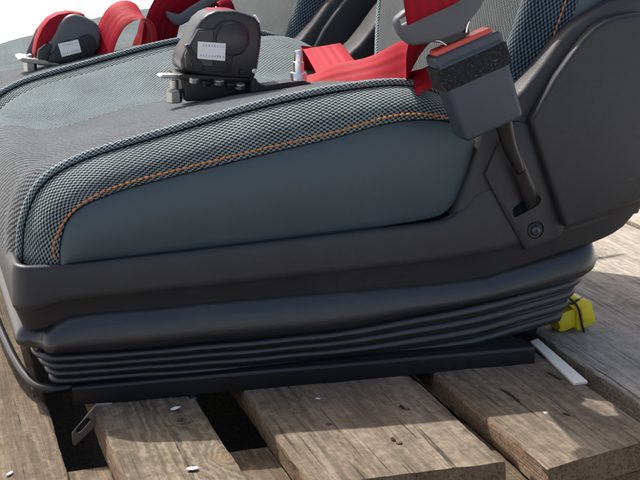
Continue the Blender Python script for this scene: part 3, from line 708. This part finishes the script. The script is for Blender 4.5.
# ------------------------------------------------------------------ near seat belt
YR = 0.168
belt = Thing('seat_belt', (.20, .20, ztop(.2, .2)), 'red seat belt with dark grey retractor and chrome stud, tongue hung at the buckle', 'seat belt', 'red seat belts lying on the cushions')
HOUS = [(181, 71), (181, 61), (184, 52), (189, 44), (196, 28), (201, 20), (208, 14), (217, 10.5), (236, 10.5), (248, 14), (256, 17), (260, 22), (262, 34), (261, 48), (258, 68), (254, 80), (230, 80), (200, 76)]
hs = belt.part('retractor', prism(pp(HOUS, YR), (0, .050, 0), .0045, 4, 30), 'housing', 40)
FACE = [(186, 68), (185, 55), (190, 44), (198, 29), (214, 29), (222, 22), (232, 20), (243, 23), (250, 32), (250, 44), (243, 54), (233, 57), (231, 73), (212, 72)]
fc = belt.part('face_cover', prism(pp(FACE, YR - .004), (0, .008, 0), .0014, 2, 20), 'housing', 30, hs)
belt.part('spring_disc', lathe([(0, .0022), (.0150, .0022), (.0165, .0016), (.0172, 0), (.0172, -.003)], 36, place((0, -1, 0), U(232, 39, 1, YR - .004))), 'housing', 30, hs)
PNL = [(199, 31), (214, 31), (213, 67), (202, 66), (191, 60), (191, 47)]
belt.part('side_plate', prism(pp(PNL, YR - .0052), (0, .004, 0), .0007, 1, 20), 'housing', 30, hs)
RIB = [(185, 45), (189, 44), (204, 66), (203, 71), (196, 72)]
belt.part('rib', prism(pp(RIB, YR - .0075), (0, .01, 0), .0012, 2), 'black', 30, hs)
lb = pp([(198, 41.5), (225.8, 43.5), (225, 61), (197.3, 58.5)], YR - .0074)
lab = belt.part('label_sticker', prism(lb, (0, .0012, 0), 0), 'paper', 30, hs)
def marks(lb, y):
    ms = []; L = [np.array(p) for p in lb]; rnd = random.Random(3)
    for row, a0, a1 in ((.20, .18, .95), (.80, .10, .95)):
        u = a0
        while u < a1:
            w = rnd.uniform(.035, .06)
            for k in range(rnd.choice((2, 3))):
                uu = u + rnd.uniform(0, w); ww = .013; h0 = rnd.uniform(.05, .075)
                if rnd.random() < .4: ww, h0 = w * .8, .018; uu = u
                q = [(uu, row - h0 + rnd.uniform(-.03, .03) * (h0 < .03)), (uu + ww, row - h0), (uu + ww, row + h0), (uu, row + h0)]
                pts = [L[0] + (L[1] - L[0]) * a + (L[3] - L[0]) * b + np.array([0, y, 0]) for a, b in q]
                ms.append(prism(pts, (0, .0002, 0), 0))
            u += .1
    return join(ms)
pr = belt.part('print', marks(lb, -.00015), 'ink', 30, lab)
if pr.parent != hs: pr.parent = hs
# wound webbing showing over the top of the housing, behind it
RED = [(196, 33), (196.5, 27), (203, 16), (212, 10), (224, 9), (236, 10), (236, 20), (214, 30), (200, 36)]
belt.part('webbing_roll', prism(pp(RED, YR + .012), (0, .030, 0), .002, 2, 50), 'webbing', 40, hs)
belt.part('back_flange', prism(pp(HOUS, YR + .052), (0, .010, 0), .003, 2, 30), 'housing', 40, hs)
belt.part('edge_tab', prism(pp([(254, 15.5), (256, 15), (260.5, 21.5), (259, 23)], YR - .0015), (0, .004, 0), .0004, 1), 'paper', 30, hs)
# steel base plate, hex bolts, dark lower frame
bp = belt.part('base_plate', prism(pp([(178, 75), (184, 74), (252, 79), (252, 83), (215, 83), (180, 80)], YR - .004), (0, .05, 0), .0010, 2), 'dark_steel', 40)
belt.part('plate_ear', prism(pp([(159, 76.5), (163, 74.6), (184, 74.6), (184, 79), (164, 78.5)], YR + .004), (0, .018, 0), .0008, 2), 'steel', 40, bp)
fr_ = belt.part('lower_frame', prism(pp([(182, 78), (252, 81), (255, 97), (225, 99.5), (186, 102)], YR + .001), (0, .045, 0), .002, 2), 'black', 40)
zc = ztop(.145, YR)
hb = U(174, 80, 1, YR + .012)
belt.part('hex_bolt', join([lathe([(0, .0), (.0045, 0), (.0045, -.010), (0, -.010)], 16, Matrix.Translation(Vector(hb))),
                            lathe([(0, -.009), (.0075, -.009), (.008, -.0115), (.0062, -.0125)], 20, Matrix.Translation(Vector(hb))),
                            lathe([(0, -.012), (.0082, -.012), (.0082, -.0225), (.0074, -.0235), (0, -.0235)], 6, Matrix.Translation(Vector(hb)))]), 'steel', 30, bp)
for k, (x, y) in enumerate(((194, 78), (206, 81), (219, 80), (231, 83), (240, 84))):
    belt.part('lock_gear', lathe([(0, .003), (.0045, .003), (.0055, .002), (.0055, -.002), (0, -.002)], 9, place((0, -.3, 1), U(x, y + 2, 1, YR - .004), k)), 'steel' if k % 2 == 0 else 'dark_steel', 30, bp)
belt.part('bracket_screw', lathe([(0, .0016), (.0025, .0013), (.003, 0), (.003, -.003)], 14, place((0, -1, 0), U(254, 71, 1, YR - .001))), 'chrome', 40, hs)
belt.part('bracket_screw', lathe([(0, .0012), (.0025, .001), (.003, 0), (.003, -.003)], 14, place((0, -1, 0), U(242, 72, 1, YR - .001))), 'black', 40, hs)
# mounting arm and chrome stud
ARM = [(252, 80), (256, 78), (259, 83), (266, 85.5), (280, 83), (290, 81.5), (311, 82.5), (312.5, 86), (311, 89), (296, 90.5), (284, 91.5), (268, 96.5), (257, 97.5), (252, 93)]
am = prism(pp(ARM, YR - .014), (0, .022, 0), .0016, 2)
belt.part('mounting_arm', am, 'black', 35)
belt.part('arm_edge', prism(pp([(251, 80), (254, 79), (254, 96), (251.5, 95)], YR - .001), (0, .004, 0), .0006, 1), 'steel', 30, fr_)
sb = U(298.5, 83, 1, YR - .004)
belt.part('stud', lathe([(0, .0345), (.0028, .0343), (.0042, .0325), (.0046, .030), (.0049, .0235), (.0049, .0225), (.0058, .022), (.0058, .0125), (.0060, .0115), (.0084, .011), (.0090, .0095), (.0090, .003), (.0068, .002), (.0048, .0015), (.0048, -.004)], 28, Matrix.Translation(Vector(sb))), 'alu', 40)
# webbing: from behind the retractor over the cushion, folded, along the near bolster and up to the tongue
def onc(x, y, dz=.0015):  # pixel -> point lying on the cushion
    z = .27
    for _ in range(12):
        p = U(x, y, 2, z); z = ztop(p[0], min(max(p[1], YP), W - YP)) + dz
    return U(x, y, 2, z)
a1, a2 = onc(321, 50), onc(345, 82)
dA = (a2 - a1); dA /= np.linalg.norm(dA)
print('onc', a1, a2)
yb = lambda x, y, Y: U(x, y, 1, Y)
wa = np.array([1.0, .25, .02])
s0 = yb(322, 47, .33); s1 = yb(334, 64, .24); s2_ = yb(345, 79, .165)
sA_w = (yb(339, 44, .33) - yb(304, 50, .33)); sB_w = (yb(363, 73, .165) - yb(325, 84, .165))
belt.part('webbing', ribbon([s0 + np.array([-.004, .014, -.030]), s0 + np.array([-.001, .006, -.010]), s0, s1, s2_, s2_ + np.array([.02, -.03, -.006])],
                            [sA_w, sA_w, sA_w, (sA_w + sB_w) / 2, sB_w, sB_w], .0455), 'webbing', 50)
pts = [yb(298, 92, .195), yb(318, 88, .170), yb(345, 82, .135), yb(378, 75, .100), yb(402, 67, .070), yb(416, 58, .045), yb(425, 47, .010), yb(433, 36, -.024), yb(436, 24, -.032), yb(434, 15, -.043), yb(432, 5, -.0535), yb(428, -30, -.056), yb(420, -90, -.02), yb(400, -160, .08)]
yv = np.array([-.15, 1, .12]); wt = wv
wds = [np.array([-.2, 1, .04]), np.array([-.2, 1, .10]), yv + np.array([0, 0, .15]), yv + np.array([0, 0, .35]), yv * .9 + np.array([.05, 0, .65]), np.array([.5, .7, .65]), wt * .9 + np.array([0, .5, .2]), wt, wt, wt, wt, wt, wt, wt]
wds = [w if np.dot(w, np.array([.3, 1, .3])) > 0 else -w for w in wds]
belt.part('webbing', ribbon(pts, wds, .052), 'webbing', 50)
lowp = [yb(452, 70, .0), yb(430, 77, .02), yb(415, 84, .035), yb(402, 90, .06)]
belt.part('webbing', ribbon(lowp, [np.array([.1, 1, .5])] * 4, .03), 'webbing', 50)
TNG = [(395, 22), (398, 17.5), (404, 12), (420, 2), (450, -15), (478, -30), (487, -22), (486, 0), (481, 9), (472, 20), (466, 30), (461, 34.5), (445, 40), (430, 43.5), (415, 46), (408, 44), (401, 36)]
tg = prism(pp(TNG, -.047), (0, .013, 0), .004, 4, 30)
SLOT = [(409, 22), (411, 28), (414, 28.5), (462, 3), (474, -5), (474, -13), (466, -12), (430, 9)]
tg = cut(tg, prism(pp(SLOT, -.07), (0, .06, 0), 0))
tn = belt.part('tongue', tg, 'tongue', 30)
PLT = [(433, 42), (446, 44), (458, 42), (470, 34), (467, 21), (450, 26), (436, 32)]
belt.part('tongue_plate', prism(pp(PLT, -.0425), (0, .0026, 0), .0005, 1), 'dark_steel', 30, tn)
for q in (((433.5, 40.5), (440, 41.5), (446.5, 45.5)), ((469, 20), (467, 26), (466, 33.5))):
    belt.part('plate_edge', tube(catmull([U(a, b, 1, -.0445) for a, b in q], 4), .0011, 8), 'chrome', True, tn)

# ------------------------------------------------------------------ far seat belt
belt2 = Thing('seat_belt', (.12, .70, ztop(.1, .1)), 'red seat belt in loops with retractor on the second seat cushion', 'seat belt', 'red seat belts lying on the cushions')
Y2 = .675
def q2(px, y=0): return [U(a, b, 1, Y2 + y) for a, b in px]
H2 = [(44, 66), (44, 58), (47, 45), (52, 40), (56, 33), (60, 24), (66, 16), (75, 13.5), (86, 17), (96, 22), (100, 28), (101, 36), (100, 46), (96, 52), (92, 66)]
h2 = belt2.part('retractor', prism(q2(H2), (0, .055, 0), .006, 4, 30), 'tongue', 40)
F2 = [(48, 63), (49, 56), (54, 52), (58, 44), (70, 40), (74, 42), (80, 37), (89, 34.5), (95, 38), (97, 46), (94, 54), (90, 62)]
belt2.part('face_cover', prism(q2(F2, -.006), (0, .012, 0), .002, 2, 20), 'black', 30, h2)
l2 = q2([(58, 44), (78, 39.5), (81.5, 52), (62, 57)], -.0072)
lab2 = belt2.part('label_sticker', prism(l2, (0, .0012, 0), 0), 'paper', 30, h2)
belt2.part('print', marks(l2, -.00015), 'ink', 30, h2)
R2 = [(34, 56), (37, 40), (42, 28), (49, 19), (58, 14), (70, 12), (84, 14), (88, 20), (70, 22), (58, 34), (52, 44), (48, 60)]
belt2.part('webbing_roll', prism(q2(R2, .008), (0, .040, 0), .003, 2, 50), 'webbing', 40, h2)
belt2.part('back_flange', prism(q2([(25, 60), (27, 50), (36, 30), (46, 18), (58, 12), (75, 11), (92, 20), (96, 40), (90, 66)], .052), (0, .012, 0), .003, 2), 'tongue', 40, h2)
belt2.part('front_frame', prism(q2([(37, 65), (38, 50), (45, 44), (52, 44), (50, 56), (46, 66)], -.002), (0, .012, 0), .002, 2), 'housing', 40, h2)
p2 = belt2.part('base_plate', prism(q2([(18, 59.5), (22, 57.5), (44, 60), (60, 64), (58, 67), (24, 62.5)], -.004), (0, .06, 0), .001, 2), 'steel', 40)
hb2 = Vector(U(30, 62, 1, Y2 + .012))
belt2.part('hex_bolt', join([lathe([(0, .012), (.004, .010), (.008, .002), (.009, 0), (0, 0)], 18, Matrix.Translation(hb2)), lathe([(0, 0), (.009, 0), (.009, -.012), (0, -.012)], 6, Matrix.Translation(hb2))]), 'steel', 30, p2)
def y2(x, y, d=0.0): return U(x, y, 1, Y2 + d)
Yv = np.array([.12, 1, .02])
arc = [y2(97, 66), y2(103, 47), y2(109, 30), y2(117, 17), y2(128, 11), y2(139, 13), y2(146, 22), y2(147, 36), y2(143, 50)]
belt2.part('webbing', ribbon(arc, [np.array([.25, -.8, -.42])] * 9, .052), 'webbing', 60)
fl2 = [y2(158, 60, .01), y2(159, 42, .01), y2(163, 22, .01), y2(172, 4, .01), y2(190, -10, .01), y2(220, -34, .02), y2(262, -100, .05)]
belt2.part('webbing', ribbon(fl2, [np.array([1, .25, .06])] * 3 + [np.array([.9, .3, -.3])] * 4, .052), 'webbing', 60)
fl3 = [y2(196, 58, .03), y2(197, 40, .03), y2(201, 22, .03), y2(209, 10, .03), y2(218, 6, .03), y2(224, 16, .03), y2(225, 50, .03)]
belt2.part('webbing', ribbon(fl3, [np.array([.9, .5, .1])] * 7, .046), 'webbing', 60)
T2 = [(166, 11), (172, 12.5), (180, 15), (192, 6), (210, -4), (220, -6), (222, 0), (214, 4), (200, 13), (190, 21), (181, 26), (175, 25), (169, 20)]
belt2.part('tongue', prism(q2(T2, -.012), (0, .012, 0), .004, 3, 30), 'tongue', 30)
